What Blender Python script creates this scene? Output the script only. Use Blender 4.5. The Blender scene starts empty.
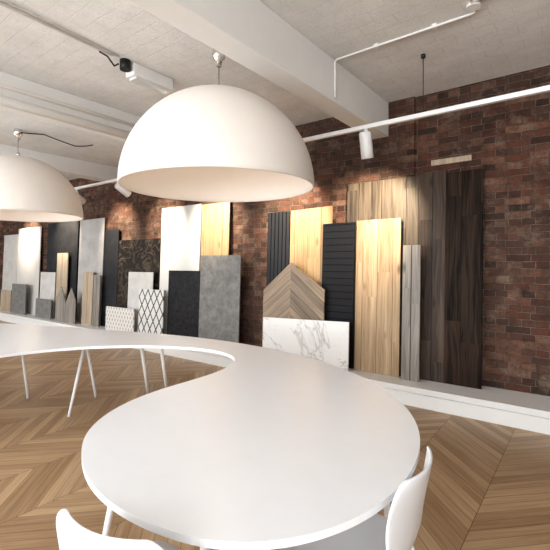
import bpy, bmesh, math, random
from mathutils import Vector, Matrix
random.seed(4)
sc=bpy.context.scene
sc.view_settings.view_transform='Standard'
sc.view_settings.exposure=.32
try: sc.view_settings.look='Medium High Contrast'
except Exception: pass

# ---------------------------------------------------------------- node helpers
def new_mat(name,rough=.5,col=(.8,.8,.8),metal=0.,spec=None):
    m=bpy.data.materials.new(name); m.use_nodes=True
    nt=m.node_tree; b=nt.nodes['Principled BSDF']
    b.inputs['Base Color'].default_value=(*col,1); b.inputs['Roughness'].default_value=rough
    b.inputs['Metallic'].default_value=metal
    if spec is not None: b.inputs['Specular IOR Level'].default_value=spec
    return m,nt,b
class N:
    def __init__(s,nt): s.nt=nt
    def add(s,t,**k):
        n=s.nt.nodes.new(t)
        for a,v in k.items(): setattr(n,a,v)
        return n
    def L(s,a,b): s.nt.links.new(a,b)
    def val(s,inp,v):
        if isinstance(v,bpy.types.NodeSocket): s.L(v,inp)
        else: inp.default_value=v
    def m(s,op,a,b=None,c=None):
        n=s.add('ShaderNodeMath',operation=op); s.val(n.inputs[0],a)
        if b is not None: s.val(n.inputs[1],b)
        if c is not None: s.val(n.inputs[2],c)
        return n.outputs[0]
    def xyz(s):
        t=s.add('ShaderNodeTexCoord'); q=s.add('ShaderNodeSeparateXYZ'); s.L(t.outputs['Object'],q.inputs[0])
        return q.outputs[0],q.outputs[1],q.outputs[2],t.outputs['Object']
    def comb(s,a,b,c):
        n=s.add('ShaderNodeCombineXYZ'); s.val(n.inputs[0],a); s.val(n.inputs[1],b); s.val(n.inputs[2],c); return n.outputs[0]
    def noise(s,vec,scale=1.,detail=4.,rough=.5,dist=0.):
        n=s.add('ShaderNodeTexNoise'); s.L(vec,n.inputs['Vector']); n.inputs['Scale'].default_value=scale
        n.inputs['Detail'].default_value=detail; n.inputs['Roughness'].default_value=rough; n.inputs['Distortion'].default_value=dist
        return n.outputs['Fac']
    def wn(s,vec):
        n=s.add('ShaderNodeTexWhiteNoise'); s.L(vec,n.inputs['Vector']); return n.outputs['Value']
    def ramp(s,fac,stops):
        n=s.add('ShaderNodeValToRGB'); e=n.color_ramp.elements
        while len(e)<len(stops): e.new(.5)
        for i,(p,c) in enumerate(stops): e[i].position=p; e[i].color=(*c,1)
        s.L(fac,n.inputs[0]); return n.outputs[0]
    def mix(s,fac,a,b,mode='MIX'):
        n=s.add('ShaderNodeMix',data_type='RGBA',blend_type=mode)
        s.val(n.inputs[0],fac)
        for i,v in ((6,a),(7,b)):
            if isinstance(v,tuple): n.inputs[i].default_value=(*v,1)
            else: s.L(v,n.inputs[i])
        return n.outputs[2]
    def bump(s,b,h,strength=.3,dist=.01):
        n=s.add('ShaderNodeBump'); n.inputs['Strength'].default_value=strength; n.inputs['Distance'].default_value=dist
        s.L(h,n.inputs['Height']); s.L(n.outputs[0],b.inputs['Normal'])

def plain(name,col,rough=.5,metal=0.):
    m,nt,b=new_mat(name,rough,col,metal); g=N(nt)
    x,y,z,o=g.xyz(); f=g.noise(o,8,3)
    c2=tuple(c*.95 for c in col)
    g.L(g.mix(f,c2,col),b.inputs['Base Color']); return m

def wood_mat(name,dark,light,plank=.19,var=.5,rough=.55,off=0.,contrast=1.,spec=.25):
    m,nt,b=new_mat(name,rough,spec=spec); g=N(nt); x,y,z,o=g.xyz()
    xx=g.m('ADD',x,off); idx=g.m('FLOOR',g.m('DIVIDE',xx,plank)); fx=g.m('FRACT',g.m('DIVIDE',xx,plank))
    r0=g.wn(g.comb(idx,off+7.1,0.))
    zj=g.m('FLOOR',g.m('ADD',g.m('DIVIDE',z,1.35),g.m('MULTIPLY',r0,1.)))
    r=g.wn(g.comb(idx,off+3.3,zj))
    k=g.m('ADD',g.m('MULTIPLY',idx,3.7),g.m('MULTIPLY',zj,1.9))
    wob=g.noise(g.comb(g.m('MULTIPLY',xx,3.),k,g.m('MULTIPLY',z,1.2)),1.,2.,.5)
    xw=g.m('ADD',xx,g.m('MULTIPLY',wob,.12))
    v=g.comb(g.m('MULTIPLY',xw,46.),k,g.m('MULTIPLY',z,1.3))
    n1=g.noise(v,1.,6.,.65,.3)
    v2=g.comb(g.m('MULTIPLY',xw,9.),k,g.m('MULTIPLY',z,.8))
    n2=g.noise(v2,1.,3.,.5,1.)
    f=g.m('ADD',g.m('MULTIPLY',n1,.6),g.m('MULTIPLY',n2,.4))
    f=g.m('ADD',g.m('MULTIPLY',g.m('SUBTRACT',f,.5),2.9*contrast),.5)
    f=g.m('ADD',f,g.m('MULTIPLY',g.m('SUBTRACT',r,.5),var))
    col=g.ramp(f,[(0.,dark),(1.,light)])
    vo=g.add('ShaderNodeTexVoronoi'); g.L(g.comb(g.m('MULTIPLY',xx,5.5),k,g.m('MULTIPLY',z,1.9)),vo.inputs['Vector']); vo.inputs['Scale'].default_value=1.
    kn=g.ramp(vo.outputs['Distance'],[(.05,(1,1,1)),(.16,(0,0,0))])
    col=g.mix(g.m('MULTIPLY',kn,.7),col,tuple(c*.4 for c in dark))
    seam=g.m('LESS_THAN',g.m('ABSOLUTE',g.m('SUBTRACT',fx,.5)),.488)
    col=g.mix(seam,tuple(c*.4 for c in dark),col)
    g.L(col,b.inputs['Base Color']); g.bump(b,n1,.15,.003); return m

def chevron_mat(name,dark,light,w,pw,rough=.35,axis='Y',x0=0.,slope=1.):
    m,nt,b=new_mat(name,rough); g=N(nt); x,y,z,o=g.xyz()
    yy=y if axis=='Y' else z
    xx=g.m('SUBTRACT',x,x0)
    if axis=='Y': p=g.m('PINGPONG',xx,w)
    else: p=g.m('ABSOLUTE',xx)
    col_i=g.m('FLOOR',g.m('DIVIDE',xx,w))
    s=g.m('ADD',yy,g.m('MULTIPLY',p,slope)); q=g.m('DIVIDE',s,pw)
    si=g.m('FLOOR',q); sf=g.m('FRACT',q)
    r=g.wn(g.comb(col_i,si,1.7))
    v=g.comb(g.m('MULTIPLY',p,3.),g.m('MULTIPLY',s,38.),g.m('MULTIPLY',g.m('ADD',col_i,g.m('MULTIPLY',si,.37)),5.3))
    n1=g.noise(v,1.,5.,.6,.4)
    f=g.m('ADD',g.m('MULTIPLY',g.m('SUBTRACT',n1,.5),1.3),g.m('ADD',.2,g.m('MULTIPLY',r,.6)))
    col=g.ramp(f,[(0.,dark),(1.,light)])
    seam=g.m('LESS_THAN',g.m('ABSOLUTE',g.m('SUBTRACT',sf,.5)),.482)
    if axis=='Y':
        fx=g.m('FRACT',g.m('DIVIDE',xx,w))
        s2=g.m('LESS_THAN',g.m('ABSOLUTE',g.m('SUBTRACT',fx,.5)),.4965)
        seam=g.m('MULTIPLY',seam,s2)
    col=g.mix(seam,tuple(c*.4 for c in dark),col)
    g.L(col,b.inputs['Base Color']); g.bump(b,g.m('ADD',seam,g.m('MULTIPLY',n1,.15)),.25,.003)
    rr=g.m('ADD',rough-.08,g.m('MULTIPLY',n1,.18)); g.L(rr,b.inputs['Roughness'])
    return m

def brick_mat():
    m,nt,b=new_mat('red_brick',.85,spec=.15); g=N(nt); x,y,z,o=g.xyz()
    wv=g.noise(o,3.,2.,.5); wf=g.noise(o,22.,2.,.5)
    w1=g.m('ADD',g.m('MULTIPLY',wv,.03),g.m('MULTIPLY',wf,.010))
    v=g.comb(g.m('ADD',x,w1),g.m('ADD',z,w1),y)
    t=g.add('ShaderNodeTexBrick'); g.L(v,t.inputs['Vector']); t.inputs['Scale'].default_value=1.
    t.offset=.5; t.inputs['Brick Width'].default_value=.225; t.inputs['Row Height'].default_value=.073
    t.squash=.52; t.squash_frequency=2
    t.inputs['Mortar Size'].default_value=.0055; t.inputs['Mortar Smooth'].default_value=.6
    t.inputs['Bias'].default_value=0.
    t.inputs['Color1'].default_value=(0,0,0,1); t.inputs['Color2'].default_value=(1,1,1,1); t.inputs['Mortar'].default_value=(.5,.5,.5,1)
    rnd=g.add('ShaderNodeSeparateColor'); g.L(t.outputs['Color'],rnd.inputs[0])
    big=g.noise(o,.8,5.,.65); fine=g.noise(o,38.,5.,.75); med=g.noise(o,7.,5.,.7)
    f=g.m('ADD',g.m('MULTIPLY',rnd.outputs[0],.55),g.m('MULTIPLY',med,.45))
    col=g.ramp(f,[(.14,(.020,.015,.013)),(.30,(.075,.037,.028)),(.44,(.165,.064,.042)),(.56,(.10,.054,.041)),(.70,(.21,.10,.067)),(.88,(.32,.21,.155))])
    col=g.mix(g.ramp(fine,[(.42,(0,0,0)),(.68,(.8,.8,.8))]),col,(.065,.046,.036))
    soot=g.ramp(big,[(.42,(0,0,0)),(.60,(1,1,1))])
    col=g.mix(g.m('MULTIPLY',soot,.55),col,(.058,.043,.035))
    pale=g.ramp(g.noise(o,4.3,8.,.78),[(.53,(0,0,0)),(.69,(1,1,1))])
    col=g.mix(g.m('MULTIPLY',pale,.5),col,(.33,.26,.205))
    mort=g.ramp(med,[(.35,(.08,.062,.05)),(.65,(.25,.21,.175))])
    col=g.mix(t.outputs['Fac'],col,mort)
    g.L(col,b.inputs['Base Color'])
    h=g.m('ADD',g.m('MULTIPLY',g.m('SUBTRACT',1.,t.outputs['Fac']),1.),g.m('MULTIPLY',fine,.8))
    g.bump(b,h,.9,.014); return m

def ceiling_mat():
    # painted clay-pot / brick soffit: small painted courses, blotchy paint
    m,nt,b=new_mat('painted_brick_ceiling',.8); g=N(nt); x,y,z,o=g.xyz()
    wv=g.noise(o,5.,2.,.5)
    t=g.add('ShaderNodeTexBrick'); g.L(g.comb(g.m('ADD',x,g.m('MULTIPLY',wv,.03)),g.m('ADD',y,g.m('MULTIPLY',wv,.03)),z),t.inputs['Vector']); t.offset=.5
    t.inputs['Scale'].default_value=1.; t.inputs['Brick Width'].default_value=.30; t.inputs['Row Height'].default_value=.15
    t.inputs['Mortar Size'].default_value=.004; t.inputs['Mortar Smooth'].default_value=1.
    t.inputs['Color1'].default_value=(0,0,0,1); t.inputs['Color2'].default_value=(1,1,1,1)
    n=g.noise(o,42.,7.,.8); n2=g.noise(o,1.6,6.,.7)
    col=g.ramp(n2,[(.3,(.72,.705,.68)),(.65,(.87,.865,.85))])
    sp=g.ramp(n,[(.36,(0,0,0)),(.46,(1,1,1))])
    spk=g.mix(sp,(.56,.535,.50),col)
    col=g.mix(.5,col,spk)
    col=g.mix(g.m('MULTIPLY',t.outputs['Fac'],.2),col,(.50,.47,.44))
    g.L(col,b.inputs['Base Color'])
    g.bump(b,g.m('SUBTRACT',g.m('MULTIPLY',n,1.2),g.m('MULTIPLY',t.outputs['Fac'],.6)),.5,.012); return m

def marble_mat(name,base,vein,scale=2.,sharp=.03,rough=.25):
    m,nt,b=new_mat(name,rough,spec=.3); g=N(nt); x,y,z,o=g.xyz()
    n=g.noise(o,scale,7.,.6,.9); d=g.m('ABSOLUTE',g.m('SUBTRACT',n,.5))
    mid=tuple(a*.3+c*.7 for a,c in zip(vein,base))
    col=g.ramp(d,[(0.,vein),(sharp,mid),(sharp*3,base)])
    c2=g.noise(o,scale*2.3,5.,.6,1.); d2=g.m('ABSOLUTE',g.m('SUBTRACT',c2,.52))
    col=g.mix(g.m('MULTIPLY',g.m('LESS_THAN',d2,.004),.3),col,vein)
    g.L(col,b.inputs['Base Color']); return m

def mottle_mat(name,a,c,scale=6.,rough=.6,spec=.25):
    m,nt,b=new_mat(name,rough,spec=spec); g=N(nt); x,y,z,o=g.xyz()
    n=g.noise(o,scale,8.,.7,.5); col=g.ramp(n,[(.3,a),(.7,c)]); g.L(col,b.inputs['Base Color']); return m

def rib_mat(name,col,pitch=.08,horizontal=True,wid=.43):
    m,nt,b=new_mat(name,.5,spec=.2); g=N(nt); x,y,z,o=g.xyz()
    q=g.m('FRACT',g.m('DIVIDE',z if horizontal else x,pitch))
    s=g.m('LESS_THAN',g.m('ABSOLUTE',g.m('SUBTRACT',q,.5)),wid)
    g.L(g.mix(s,tuple(k*.15 for k in col),col),b.inputs['Base Color']); g.bump(b,q,.8,.014); return m

def lattice_mat(name,bg,line,pitch=.16,width=.08):
    m,nt,b=new_mat(name,.5); g=N(nt); x,y,z,o=g.xyz()
    zz=g.m('MULTIPLY',z,.62)
    def ln(v):
        q=g.m('FRACT',g.m('DIVIDE',v,pitch)); return g.m('LESS_THAN',g.m('ABSOLUTE',g.m('SUBTRACT',q,.5)),width)
    f=g.m('MAXIMUM',ln(g.m('ADD',x,zz)),ln(g.m('SUBTRACT',x,zz)))
    g.L(g.mix(f,bg,line),b.inputs['Base Color']); return m

# ---------------------------------------------------------------- mesh helpers
def obj_from_bm(bm,name,mats,parent=None,smooth=False,recalc=True):
    if recalc: bmesh.ops.recalc_face_normals(bm,faces=bm.faces)
    me=bpy.data.meshes.new(name); bm.to_mesh(me); bm.free()
    for mt in (mats if isinstance(mats,(list,tuple)) else [mats]): me.materials.append(mt)
    if smooth:
        for p in me.polygons: p.use_smooth=True
    o=bpy.data.objects.new(name,me); sc.collection.objects.link(o)
    if parent: o.parent=parent
    return o
def add_box(bm,x0,x1,y0,y1,z0,z1,mi=0):
    vs=[bm.verts.new(p) for p in ((x0,y0,z0),(x1,y0,z0),(x1,y1,z0),(x0,y1,z0),(x0,y0,z1),(x1,y0,z1),(x1,y1,z1),(x0,y1,z1))]
    for f in ((0,3,2,1),(4,5,6,7),(0,1,5,4),(1,2,6,5),(2,3,7,6),(3,0,4,7)):
        fc=bm.faces.new([vs[i] for i in f]); fc.material_index=mi
def box(name,x0,x1,y0,y1,z0,z1,mat,parent=None,bevel=0.):
    bm=bmesh.new(); add_box(bm,x0,x1,y0,y1,z0,z1); o=obj_from_bm(bm,name,mat,parent)
    if bevel: bv(o,bevel)
    return o
def bv(o,w,seg=2):
    m=o.modifiers.new('bevel','BEVEL'); m.width=w; m.segments=seg; m.limit_method='ANGLE'
def tube(bm,pts,r,seg=10,mi=0,cap=True,r2=None):
    pts=[Vector(p) for p in pts]; rings=[]; n=len(pts)
    up=None
    for i,p in enumerate(pts):
        d=(pts[min(i+1,n-1)]-pts[max(i-1,0)]).normalized()
        if up is None:
            up=Vector((0,0,1)) if abs(d.z)<.9 else Vector((1,0,0))
        a=d.cross(up).normalized(); bb=a.cross(d).normalized(); up=bb
        rr=r if r2 is None else r+(r2-r)*i/(n-1)
        rings.append([bm.verts.new(p+a*math.cos(2*math.pi*k/seg)*rr+bb*math.sin(2*math.pi*k/seg)*rr) for k in range(seg)])
    for i in range(n-1):
        for k in range(seg):
            f=bm.faces.new((rings[i][k],rings[i][(k+1)%seg],rings[i+1][(k+1)%seg],rings[i+1][k])); f.material_index=mi; f.smooth=True
    if cap:
        for rg in (rings[0],rings[-1]):
            f=bm.faces.new(rg); f.material_index=mi
def lathe(bm,prof,c,seg=64,mi=0):
    rings=[]
    for r,z in prof:
        if r<1e-5: rings.append([bm.verts.new((c[0],c[1],c[2]+z))])
        else: rings.append([bm.verts.new((c[0]+r*math.cos(2*math.pi*k/seg),c[1]+r*math.sin(2*math.pi*k/seg),c[2]+z)) for k in range(seg)])
    for a,b_ in zip(rings,rings[1:]):
        for k in range(seg):
            k2=(k+1)%seg
            if len(a)==1 and len(b_)==1: continue
            if len(a)==1: f=bm.faces.new((a[0],b_[k],b_[k2]))
            elif len(b_)==1: f=bm.faces.new((a[k],a[k2],b_[0]))
            else: f=bm.faces.new((a[k],a[k2],b_[k2],b_[k]))
            f.smooth=True; f.material_index=mi
def empty(name,loc=(0,0,0)):
    e=bpy.data.objects.new(name,None); e.location=loc; e.empty_display_size=.1; sc.collection.objects.link(e); return e

# ---------------------------------------------------------------- materials
M_white=plain('white_paint',(.84,.83,.81),.6)
M_beam=plain('beam_paint',(.82,.81,.79),.7)
M_plinth=plain('plinth_white',(.80,.80,.79),.45)
M_metal=plain('white_powdercoat',(.84,.84,.84),.35)
M_table=plain('table_laminate',(.88,.90,.93),.32)
M_chair=plain('white_polypropylene',(.80,.82,.85),.3)
M_dome=plain('dome_shade_white',(.82,.765,.71),.6)
M_chrome=plain('chrome',(.75,.74,.72),.15,1.)
M_black=plain('black_cable',(.015,.015,.015),.5)
M_brick=brick_mat(); M_ceil=ceiling_mat()
M_floor=chevron_mat('oak_chevron_floor',(.26,.158,.082),(.58,.42,.265),.54,.105,.38)
M_plaster=plain('plaster',(.72,.71,.69),.8)

# ---------------------------------------------------------------- room
XL,XR,YB,YW,H=-15.,4.5,-3.4,4.85,3.43
box('floor',XL,XR,YB,YW+.2,-.1,0,M_floor)
box('ceiling',XL-.2,XR+.2,YB-.2,YW+.2,H,H+.15,M_ceil)
box('wall_north',XL,XR,YW,YW+.2,0,H,M_brick)
box('brick_pier',-1.93,-1.62,YW-.035,YW,.2,H,M_brick)
box('wall_west',XL-.2,XL,YB-.2,YW+.2,0,H,M_plaster)
box('wall_east',XR,XR+.2,YB-.2,YW+.2,0,H,M_plaster)
wins=[(-13.2,-11.2),(-10.,-8.),(-7.0,-5.),(-3.9,-1.9),(-.8,1.2),(2.0,4.0)]
bm=bmesh.new(); x=XL
for a,b_ in wins:
    add_box(bm,x,a,YB-.2,YB,0,H); add_box(bm,a,b_,YB-.2,YB,0,.8); add_box(bm,a,b_,YB-.2,YB,3.0,H); x=b_
add_box(bm,x,XR,YB-.2,YB,0,H)
obj_from_bm(bm,'wall_south',M_plaster)
for i,(a,b_) in enumerate(wins):
    bm=bmesh.new()
    for xx in (a,(a+b_)/2-.03,b_-.06): add_box(bm,xx,xx+.06,YB-.14,YB-.06,.8,3.0)
    for zz in (.8,1.85,2.94): add_box(bm,a,b_,YB-.13,YB-.07,zz,zz+.06)
    obj_from_bm(bm,'window_%d'%(i+1),M_white)
for i,(a,b_,zb) in enumerate([(-2.15,-1.93,3.03),(-5.05,-4.72,3.15),(-7.9,-7.6,3.15),(-10.8,-10.5,3.15),(-13.6,-13.3,3.15),(1.2,1.5,3.05)]):
    box('ceiling_beam_%d'%(i+1),a,b_,YB,YW,zb,H,M_beam,bevel=.008)  # white downstand beams under the ceiling, running towards the brick wall
# plinth: upper platform, shadow-gap line and lower fascia
bm=bmesh.new(); add_box(bm,XL+.01,XR-.01,4.36,YW-.004,.0,.2); add_box(bm,XL+.01,XR-.01,4.34,4.36,.0,.135); add_box(bm,XL+.01,XR-.01,4.34,4.36,.147,.2)
obj_from_bm(bm,'display_plinth',M_plinth)

# ---------------------------------------------------------------- sample boards
TAN=math.tan(math.radians(2.4))
def board(name,poly,ybase,mat,th=.02,mi=None):
    """poly : outline in (x,z) on the leaning plane; base rests on the plinth"""
    cx=sum(p[0] for p in poly)/len(poly)
    bm=bmesh.new(); fr=[bm.verts.new((x-cx,(z-.2)*TAN,z-.2)) for x,z in poly]
    bk=[bm.verts.new((x-cx,(z-.2)*TAN+th,z-.2)) for x,z in poly]
    bm.faces.new(fr); bm.faces.new(bk[::-1]); n=len(poly)
    for i in range(n): bm.faces.new((fr[i],bk[i],bk[(i+1)%n],fr[(i+1)%n]))
    o=obj_from_bm(bm,name,mat); o.location=(cx,ybase,.2005); bv(o,.002,1); return o
def rect(a,b_,z1,z2=None,z0=.2): return [(a,z0),(b_,z0),(b_,z1 if z2 is None else z2),(a,z1)]

W_oak=wood_mat('oak_board',(.23,.15,.085),(.50,.375,.245),.19,.3)
W_oak2=wood_mat('golden_oak_board',(.26,.165,.085),(.49,.35,.205),.21,.25,off=1.3)
W_greyoak=wood_mat('grey_oak_board',(.15,.135,.12),(.38,.35,.315),.5,.1,off=2.)
W_pale=wood_mat('pale_oak_board',(.32,.25,.18),(.56,.47,.37),.5,.2,off=3.)
W_wal=wood_mat('grey_walnut_board',(.032,.025,.020),(.165,.132,.098),.30,.12,off=.4,contrast=1.1)
W_mid=wood_mat('smoked_oak_board',(.020,.014,.011),(.115,.082,.060),.3,.2,off=.1)
W_dark=wood_mat('dark_oak_board',(.005,.0035,.0025),(.058,.037,.026),.185,.4,off=.05,contrast=1.4,spec=.10)
W_chev=chevron_mat('chevron_board',(.09,.062,.04),(.37,.28,.19),50.,.12,.45,'Z',-.025,.78)
S_marble=marble_mat('white_marble',(.74,.735,.725),(.46,.45,.44),1.1,.008)
S_dmarble=marble_mat('dark_marble',(.014,.011,.010),(.10,.075,.055),3.6,.016)
S_conc=mottle_mat('concrete_tile',(.13,.128,.122),(.26,.255,.245),9.)
S_grey=mottle_mat('grey_stone_tile',(.36,.35,.34),(.50,.49,.48),3.)
S_lgrey=mottle_mat('light_stone_tile',(.50,.49,.47),(.64,.63,.61),4.)
S_dgrey=mottle_mat('dark_slate_tile',(.014,.015,.018),(.032,.033,.038),5.)
S_black=mottle_mat('black_granite_tile',(.004,.004,.005),(.032,.032,.035),16.,.4,.15)
S_white=plain('white_tile',(.64,.625,.60),.4)
S_rib=rib_mat('black_ribbed_tile',(.014,.014,.017),.085)
S_ribv=rib_mat('charcoal_ribbed_tile',(.030,.032,.037),.066,False,.36)
S_lat=lattice_mat('lattice_tile',(.66,.65,.62),(.05,.05,.055),.17,.085)
S_lat2=lattice_mat('small_pattern_tile',(.42,.40,.37),(.70,.68,.65),.09,.2)

bm=bmesh.new()
for i,(a,b_,zt) in enumerate([(-2.46,-1.56,2.50),(-1.558,-1.262,2.52),(-1.26,-.89,2.49)]):
    fr=[(a,.2),(b_,.2),(b_,zt),(a,zt)]
    v=[bm.verts.new((x+1.6,(z-.2)*TAN,z-.2)) for x,z in fr]; w=[bm.verts.new((x+1.6,(z-.2)*TAN+.02,z-.2)) for x,z in fr]
    for q in [v,w[::-1]]+[(v[k],w[k],w[(k+1)%4],v[(k+1)%4]) for k in range(4)]:
        f=bm.faces.new(q); f.material_index=i
o=obj_from_bm(bm,'wood_flooring_panel',[W_wal,W_mid,W_dark]); o.location=(-1.6,4.69,.2005)

board('oak_sample_board',rect(-2.29,-1.733,2.02),4.62,W_oak)
board('grey_oak_sample_board',rect(-1.684,-1.485,1.70),4.56,W_greyoak)
board('black_ribbed_sample_panel',rect(-2.787,-2.328,2.01),4.65,S_rib)
board('oak_sample_board',rect(-3.343,-2.683,2.23,2.25),4.70,W_oak2)
board('charcoal_sample_panel',rect(-3.745,-3.35,2.23),4.70,S_ribv)
board('chevron_sample_board',[(-3.693,.2),(-2.698,.2),(-2.698,1.156),(-3.227,1.51),(-3.693,1.12)],4.57,W_chev)
board('marble_sample_slab',rect(-3.613,-2.30,.75,.79),4.48,S_marble)
board('concrete_sample_slab',rect(-5.015,-4.15,1.62),4.58,S_conc)
board('oak_sample_board',rect(-5.15,-4.517,2.47),4.70,W_oak2)
board('white_sample_slab',rect(-6.205,-5.18,2.49),4.70,S_white)
board('black_granite_sample_slab',rect(-5.83,-5.04,1.37),4.60,S_black)
board('patterned_sample_tile',rect(-6.55,-5.85,1.03),4.52,S_lat)
board('stone_sample_slab',rect(-7.05,-6.30,1.33),4.62,S_lgrey)
board('dark_marble_sample_slab',rect(-7.54,-6.23,1.95),4.70,S_dmarble)
board('patterned_sample_tile',rect(-7.52,-6.60,.66,.66),4.46,S_lat2)
board('black_sample_slab',rect(-8.09,-7.56,2.18),4.70,S_dgrey)
board('grey_sample_slab',rect(-9.09,-8.11,2.45),4.70,S_grey)
board('slate_sample_slab',rect(-10.62,-9.16,2.46),4.70,S_dgrey)
board('pale_oak_sample_board',rect(-9.92,-9.42,1.73),4.62,W_pale)
board('grey_stone_sample_slab',rect(-10.73,-9.98,1.28),4.62,S_lgrey)
board('concrete_sample_slab',rect(-10.65,-9.88,.65),4.50,S_conc)
board('dark_slate_sample_slab',rect(-12.11,-11.27,.96),4.52,S_conc)
board('white_sample_slab',rect(-12.32,-11.0,2.42),4.70,S_white)
board('grey_stone_sample_slab',rect(-13.26,-12.34,2.28),4.70,S_lgrey)
board('pale_oak_sample_board',rect(-12.9,-12.24,.77),4.55,W_pale)
board('pale_oak_sample_board',rect(-8.65,-8.25,1.31),4.58,W_pale)
board('grey_oak_sample_board',rect(-8.22,-7.98,1.25),4.58,W_greyoak)
board('chevron_sample_board',[(-9.55,.2),(-8.70,.2),(-8.70,.7),(-8.9,.97),(-9.12,.62),(-9.33,.97),(-9.55,.72)],4.46,W_greyoak)

box('wooden_batten',-1.43,-1.01,YW-.03,YW,2.60,2.66,W_pale)

# ---------------------------------------------------------------- S table
ctrl=[(-5.95,2.1),(-5.01,2.42),(-4.18,2.68),(-3.45,2.88),(-2.68,2.96),(-1.93,2.88),(-1.34,2.65),(-.92,2.35),(-.67,2.02),(-.545,1.70),(-.51,1.39),(-.55,1.14),(-.64,.96),(-.76,.84),(-.92,.765),(-1.15,.735),(-1.38,.76),(-1.61,.85),(-1.82,.99),(-1.98,1.22),(-2.06,1.51),(-2.06,1.81),(-2.08,2.13),(-2.19,2.39),(-2.41,2.55),(-2.76,2.57),(-3.22,2.38),(-3.57,2.09),(-3.80,1.73),(-3.90,1.33),
 (-3.95,.85),(-4.2,.4),(-4.65,.08),(-5.2,-.05),(-5.8,.05),(-6.3,.38),(-6.6,.85),(-6.62,1.35),(-6.4,1.8)]
def catmull(P,k=8):
    out=[];n=len(P)
    for i in range(n):
        p0,p1,p2,p3=[Vector(P[(i+j)%n]) for j in (-1,0,1,2)]
        for s in range(k):
            t=s/k
            out.append(.5*((2*p1)+(-p0+p2)*t+(2*p0-5*p1+4*p2-p3)*t*t+(-p0+3*p1-3*p2+p3)*t**3))
    return out
def smooth(P,it=6):
    for _ in range(it): P=[(P[i-1]+P[i]*2+P[(i+1)%len(P)])/4 for i in range(len(P))]
    return P
out=smooth(catmull(ctrl),20)
tab=empty('meeting_table',(-2.5,1.8,0))
bm=bmesh.new(); vs=[bm.verts.new((p.x+2.5,p.y-1.8,.74)) for p in out]
f=bm.faces.new(vs); r=bmesh.ops.extrude_face_region(bm,geom=[f])
for v in r['geom']:
    if isinstance(v,bmesh.types.BMVert): v.co.z-=.024
bmesh.ops.triangulate(bm,faces=[f for f in bm.faces if len(f.verts)>4])
top=obj_from_bm(bm,'tabletop',M_table,tab); bv(top,.004,3)
bm=bmesh.new()
for (a,b_),(c,d) in [((-4.15,2.25),(-4.05,2.02)),((-4.55,2.45),(-4.40,2.50)),((-3.75,2.62),(-3.88,2.82)),((-3.55,2.72),(-3.72,2.95)),((-5.1,2.0),(-4.95,2.02)),
        ((-1.75,1.15),(-1.85,1.05)),((-1.05,1.0),(-.98,.9)),((-.75,1.75),(-.66,1.78)),((-1.8,2.6),(-1.75,2.72)),((-5.9,1.6),(-6.0,1.7)),((-4.3,.7),(-4.2,.6)),((-5.9,.5),(-6.0,.4))]:
    tube(bm,[(a+2.5,b_-1.8,.716),(c+2.5,d-1.8,.0)],.019,14,r2=.014)
    tube(bm,[(a+2.5,b_-1.8,.716),(a+2.5,b_-1.8,.706)],.05,16)
obj_from_bm(bm,'legs',M_metal,tab)

# ---------------------------------------------------------------- pendants
def pendant(cx,cy,power):
    R=.862; zr=2.18
    e=empty('pendant_lamp',(cx,cy,zr))
    bm=bmesh.new(); prof=[]
    n=28; t=.018
    for i in range(n+1):
        a=math.pi/2*i/n; prof.append((R*math.sin(a) if i else 0.,R*math.cos(a)))
    inn=[]
    for i in range(n+1):
        a=math.pi/2*(1-i/n); inn.append(((R-t)*math.sin(a) if i<n else 0.,(R-t)*math.cos(a)))
    lathe(bm,prof+[(R-t*.5,-.006)]+inn,(0,0,0),96)
    obj_from_bm(bm,'dome_shade',M_dome,e)
    bm=bmesh.new(); zc=H-zr
    lathe(bm,[(0,zc),(.055,zc),(.062,zc-.03),(.055,zc-.075),(.03,zc-.10),(.022,zc-.15),(0,zc-.15)],(0,0,0),32)
    lathe(bm,[(0,R+.05),(.022,R+.05),(.03,R+.0),(.0,R-.0)],(0,0,0),24)
    obj_from_bm(bm,'canopy',M_chrome,e)
    bm=bmesh.new(); tube(bm,[(0,0,zc-.14),(0,0,.5)],.006,8); obj_from_bm(bm,'cord',M_chrome,e)
    bm=bmesh.new(); 
    pts=[(.05,.0,zc-.05),(.10,.12,zc-.045),(.13,.3,zc-.02),(.15,.5,zc-.06),(.17,.75,zc-.10),(.16,.92,zc-.06),(.15,1.05,zc-.01)]
    if cx>-4: pts=[(.05,.0,zc-.05),(.12,.10,zc-.06),(.20,.22,zc-.05),(.27,.34,zc-.10),(.33,.48,zc-.17),(.36,.58,zc-.20),(.42,.62,zc-.14),(.45,.64,zc-.02)]
    tube(bm,pts,.008,8); obj_from_bm(bm,'supply_cable',M_black,e)
    m,nt,b=new_mat('bulb_glow',.4); b.inputs['Emission Color'].default_value=(1,.8,.6,1); b.inputs['Emission Strength'].default_value=3
    bm=bmesh.new(); lathe(bm,[(0,.5),(.03,.49),(.035,.44),(.06,.38),(.065,.33),(.045,.28),(0,.265)],(0,0,0),24); obj_from_bm(bm,'bulb',m,e)
    l=bpy.data.lights.new('lamp_light','POINT'); l.energy=power; l.color=(1,.86,.74); l.shadow_soft_size=.08
    lo=bpy.data.objects.new('lamp_light',l); lo.location=(0,0,.18); lo.parent=e; sc.collection.objects.link(lo)
pendant(-2.68,2.70,4); pendant(-6.60,2.56,4)

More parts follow.
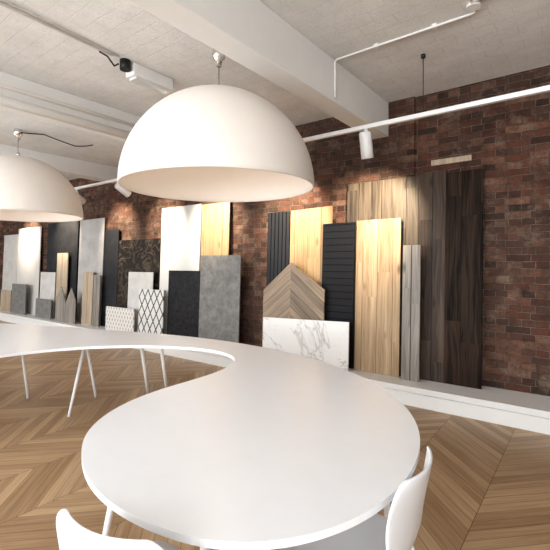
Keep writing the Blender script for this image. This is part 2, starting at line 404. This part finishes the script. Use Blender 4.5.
# ---------------------------------------------------------------- track and spots
tr=empty('track_lighting',(-4,3.9,2.87))
bm=bmesh.new(); add_box(bm,-9.5,6.5,-.02,.02,-.02,.02)
obj_from_bm(bm,'rail',M_metal,tr)
bm=bmesh.new()
for X in (-8.,-5.6,-3.2,-1.23,1.2): tube(bm,[(X+4,0,.02),(X+4,0,H-2.87)],.004,6); tube(bm,[(X+4,0,H-2.87-.03),(X+4,0,H-2.87)],.02,10)
obj_from_bm(bm,'suspension_wires',M_black,tr)
def spot(X,tx,tz,power,tilt=True):
    p0=Vector((X+4,0,-.16)); tgt=Vector((tx+4,4.7-3.9,tz-2.87)); d=(tgt-p0).normalized()
    dd=(Vector((0,.25,-1))).normalized() if not tilt else d
    bm=bmesh.new(); tube(bm,[(X+4,0,-.02),(X+4,0,-.09)],.022,12)
    c=p0-dd*.02
    q=dd.to_track_quat('Z','Y').to_matrix().to_4x4(); q.translation=c
    b2=bmesh.new(); lathe(b2,[(0,-.09),(.05,-.09),(.062,-.075),(.062,.17),(.055,.175),(.05,.12),(0,.12)],(0,0,0),28)
    b2.transform(q); me=bpy.data.meshes.new('t'); b2.to_mesh(me); b2.free(); bm.from_mesh(me)
    obj_from_bm(bm,'spot_head',M_metal,tr)
    l=bpy.data.lights.new('spot_light','SPOT'); l.energy=power; l.color=(1,.83,.62); l.spot_size=math.radians(82); l.spot_blend=.7; l.shadow_soft_size=.03
    lo=bpy.data.objects.new('spot_light',l); lo.parent=tr; lo.location=c+dd*.19; lo.rotation_mode='QUATERNION'; lo.rotation_quaternion=d.to_track_quat('-Z','Y'); sc.collection.objects.link(lo)
spot(-1.80,-2.1,2.2,150,tilt=False)
for X,pw in ((-3.3,125),(-4.75,120),(-6.08,90),(-7.5,95),(-9.6,125),(-11.6,130)): spot(X,X-.05,2.25,pw)

# ---------------------------------------------------------------- ceiling services
bm=bmesh.new()
tube(bm,[(-1.915,3.47,3.06),(-1.915,3.47,3.40),(-1.89,3.47,3.415),(-.72,3.46,3.415),(-.69,3.44,3.415),(-.69,1.0,3.415),(-.69,-3.3,3.415)],.011,10)
tube(bm,[(-.69,3.3,3.415),(-.1,3.25,3.415)],.011,10)
tube(bm,[(-.69,3.36,3.43),(-.69,3.36,3.40)],.05,20)
for q in ((-1.5,3.47),(-1.0,3.465),(-.69,2.6)): add_box(bm,q[0]-.02,q[0]+.02,q[1]-.02,q[1]+.02,3.40,3.43)
obj_from_bm(bm,'ceiling_conduit',M_white)
bm=bmesh.new()
tube(bm,[(-3.42,-3.3,3.415),(-3.42,0,3.415),(-3.50,2.15,3.415)],.013,10)
tube(bm,[(-3.30,-3.3,3.415),(-3.30,0,3.415),(-3.48,2.2,3.415)],.008,10)
obj_from_bm(bm,'ceiling_conduit',M_white)
em=empty('emergency_light',(-3.55,2.6,3.35))
o=box('housing',-.07,.07,-.24,.24,-.04,.08,M_metal,em,.012)
o=box('diffuser',-.055,.055,-.21,.21,-.065,-.04,plain('frosted_lens',(.7,.7,.68),.2),em,.01)
bm=bmesh.new(); tube(bm,[(.02,-.30,.08),(.02,-.30,-.01)],.05,20); tube(bm,[(.0,-.36,.03),(.03,-.42,-.02),(.05,-.50,.03),(.0,-.55,.07)],.008,8)
obj_from_bm(bm,'junction_box',M_black,em)
bm=bmesh.new(); tube(bm,[(-4.62,-3.3,3.10),(-4.62,4.8,3.10)],.05,16)
tube(bm,[(-4.60,-3.3,3.24),(-4.60,4.8,3.24)],.02,12)
obj_from_bm(bm,'service_pipe',M_white)

# ---------------------------------------------------------------- chairs
def chair(loc,ang):
    e=empty('shell_chair',loc); e.rotation_euler=(0,0,ang)
    prof=[( .22,.432),(.205,.447),(.16,.455),(.08,.450),(0,.443),(-.08,.442),(-.145,.452),(-.185,.48),(-.205,.525),(-.217,.58),(-.228,.64),(-.240,.70),(-.252,.76),(-.262,.805),(-.268,.825)]
    wid= [.175,.20,.222,.23,.23,.222,.205,.185,.180,.195,.212,.22,.218,.195,.150]
    bm=bmesh.new(); rows=[]; K=14
    for (y,z),w in zip(prof,wid):
        row=[]
        for k in range(K+1):
            s=-1+2*k/K
            back=max(0,min(1,(z-.48)/.2))
            dz=.018*s*s*(1-back); dy=.045*s*s*back
            row.append(bm.verts.new((s*w,y+dy,z+dz)))
        rows.append(row)
    for a,b_ in zip(rows,rows[1:]):
        for k in range(K): 
            f=bm.faces.new((a[k],a[k+1],b_[k+1],b_[k])); f.smooth=True
    o=obj_from_bm(bm,'shell',M_chair,e,True)
    s=o.modifiers.new('thick','SOLIDIFY'); s.thickness=.012; s.offset=0
    s=o.modifiers.new('sub','SUBSURF'); s.levels=2; s.render_levels=2
    bm=bmesh.new()
    for sx in (-1,1):
        tube(bm,[(sx*.15,.12,.435),(sx*.19,.16,.40),(sx*.225,.215,0)],.011,10)
        tube(bm,[(sx*.15,-.12,.43),(sx*.19,-.155,.40),(sx*.235,-.245,0)],.011,10)
        tube(bm,[(sx*.165,.13,.425),(sx*.165,-.13,.425)],.009,8)
    tube(bm,[(-.17,.12,.425),(.17,.12,.425)],.009,8); tube(bm,[(-.17,-.12,.425),(.17,-.12,.425)],.009,8)
    obj_from_bm(bm,'frame',M_metal,e)
def c2r(r,d): return (.797*r-.603*d, .603*r+.797*d)
def place(bm_,bd,fx,fd):
    X,Y=c2r(bm_,bd); vx,vy=c2r(fx,fd); L=math.hypot(vx,vy); vx/=L; vy/=L
    return (X+vx*.25,Y+vy*.25,0), math.atan2(vy,vx)-math.pi/2
l,a=place(.50,1.40,-.83,.56); chair(l,a)
l,a=place(-.45,1.06,.43,.90); chair(l,a)

# ---------------------------------------------------------------- lighting
def area(loc,rot,sx,sy,e,col):
    l=bpy.data.lights.new('window_daylight','AREA'); l.shape='RECTANGLE'; l.size=sx; l.size_y=sy; l.energy=e; l.color=col
    o=bpy.data.objects.new('window_daylight',l); o.location=loc; o.rotation_euler=rot; sc.collection.objects.link(o)
for a,b_ in wins: area(((a+b_)/2,YB-.25,1.9),(math.radians(90),0,0),2.,2.2,122,(.94,.97,1))
w=bpy.data.worlds.new('daylight'); sc.world=w; w.use_nodes=True
w.node_tree.nodes['Background'].inputs[0].default_value=(.85,.92,1,1); w.node_tree.nodes['Background'].inputs[1].default_value=1.

cam=bpy.data.cameras.new('camera'); co=bpy.data.objects.new('camera',cam); sc.collection.objects.link(co)
cam.sensor_width=36; cam.lens=36*416/550; cam.shift_y=-12/550; cam.clip_start=.05
co.location=(0,0,1.5); co.rotation_euler=(math.radians(90),0,math.radians(37.11))
sc.camera=co
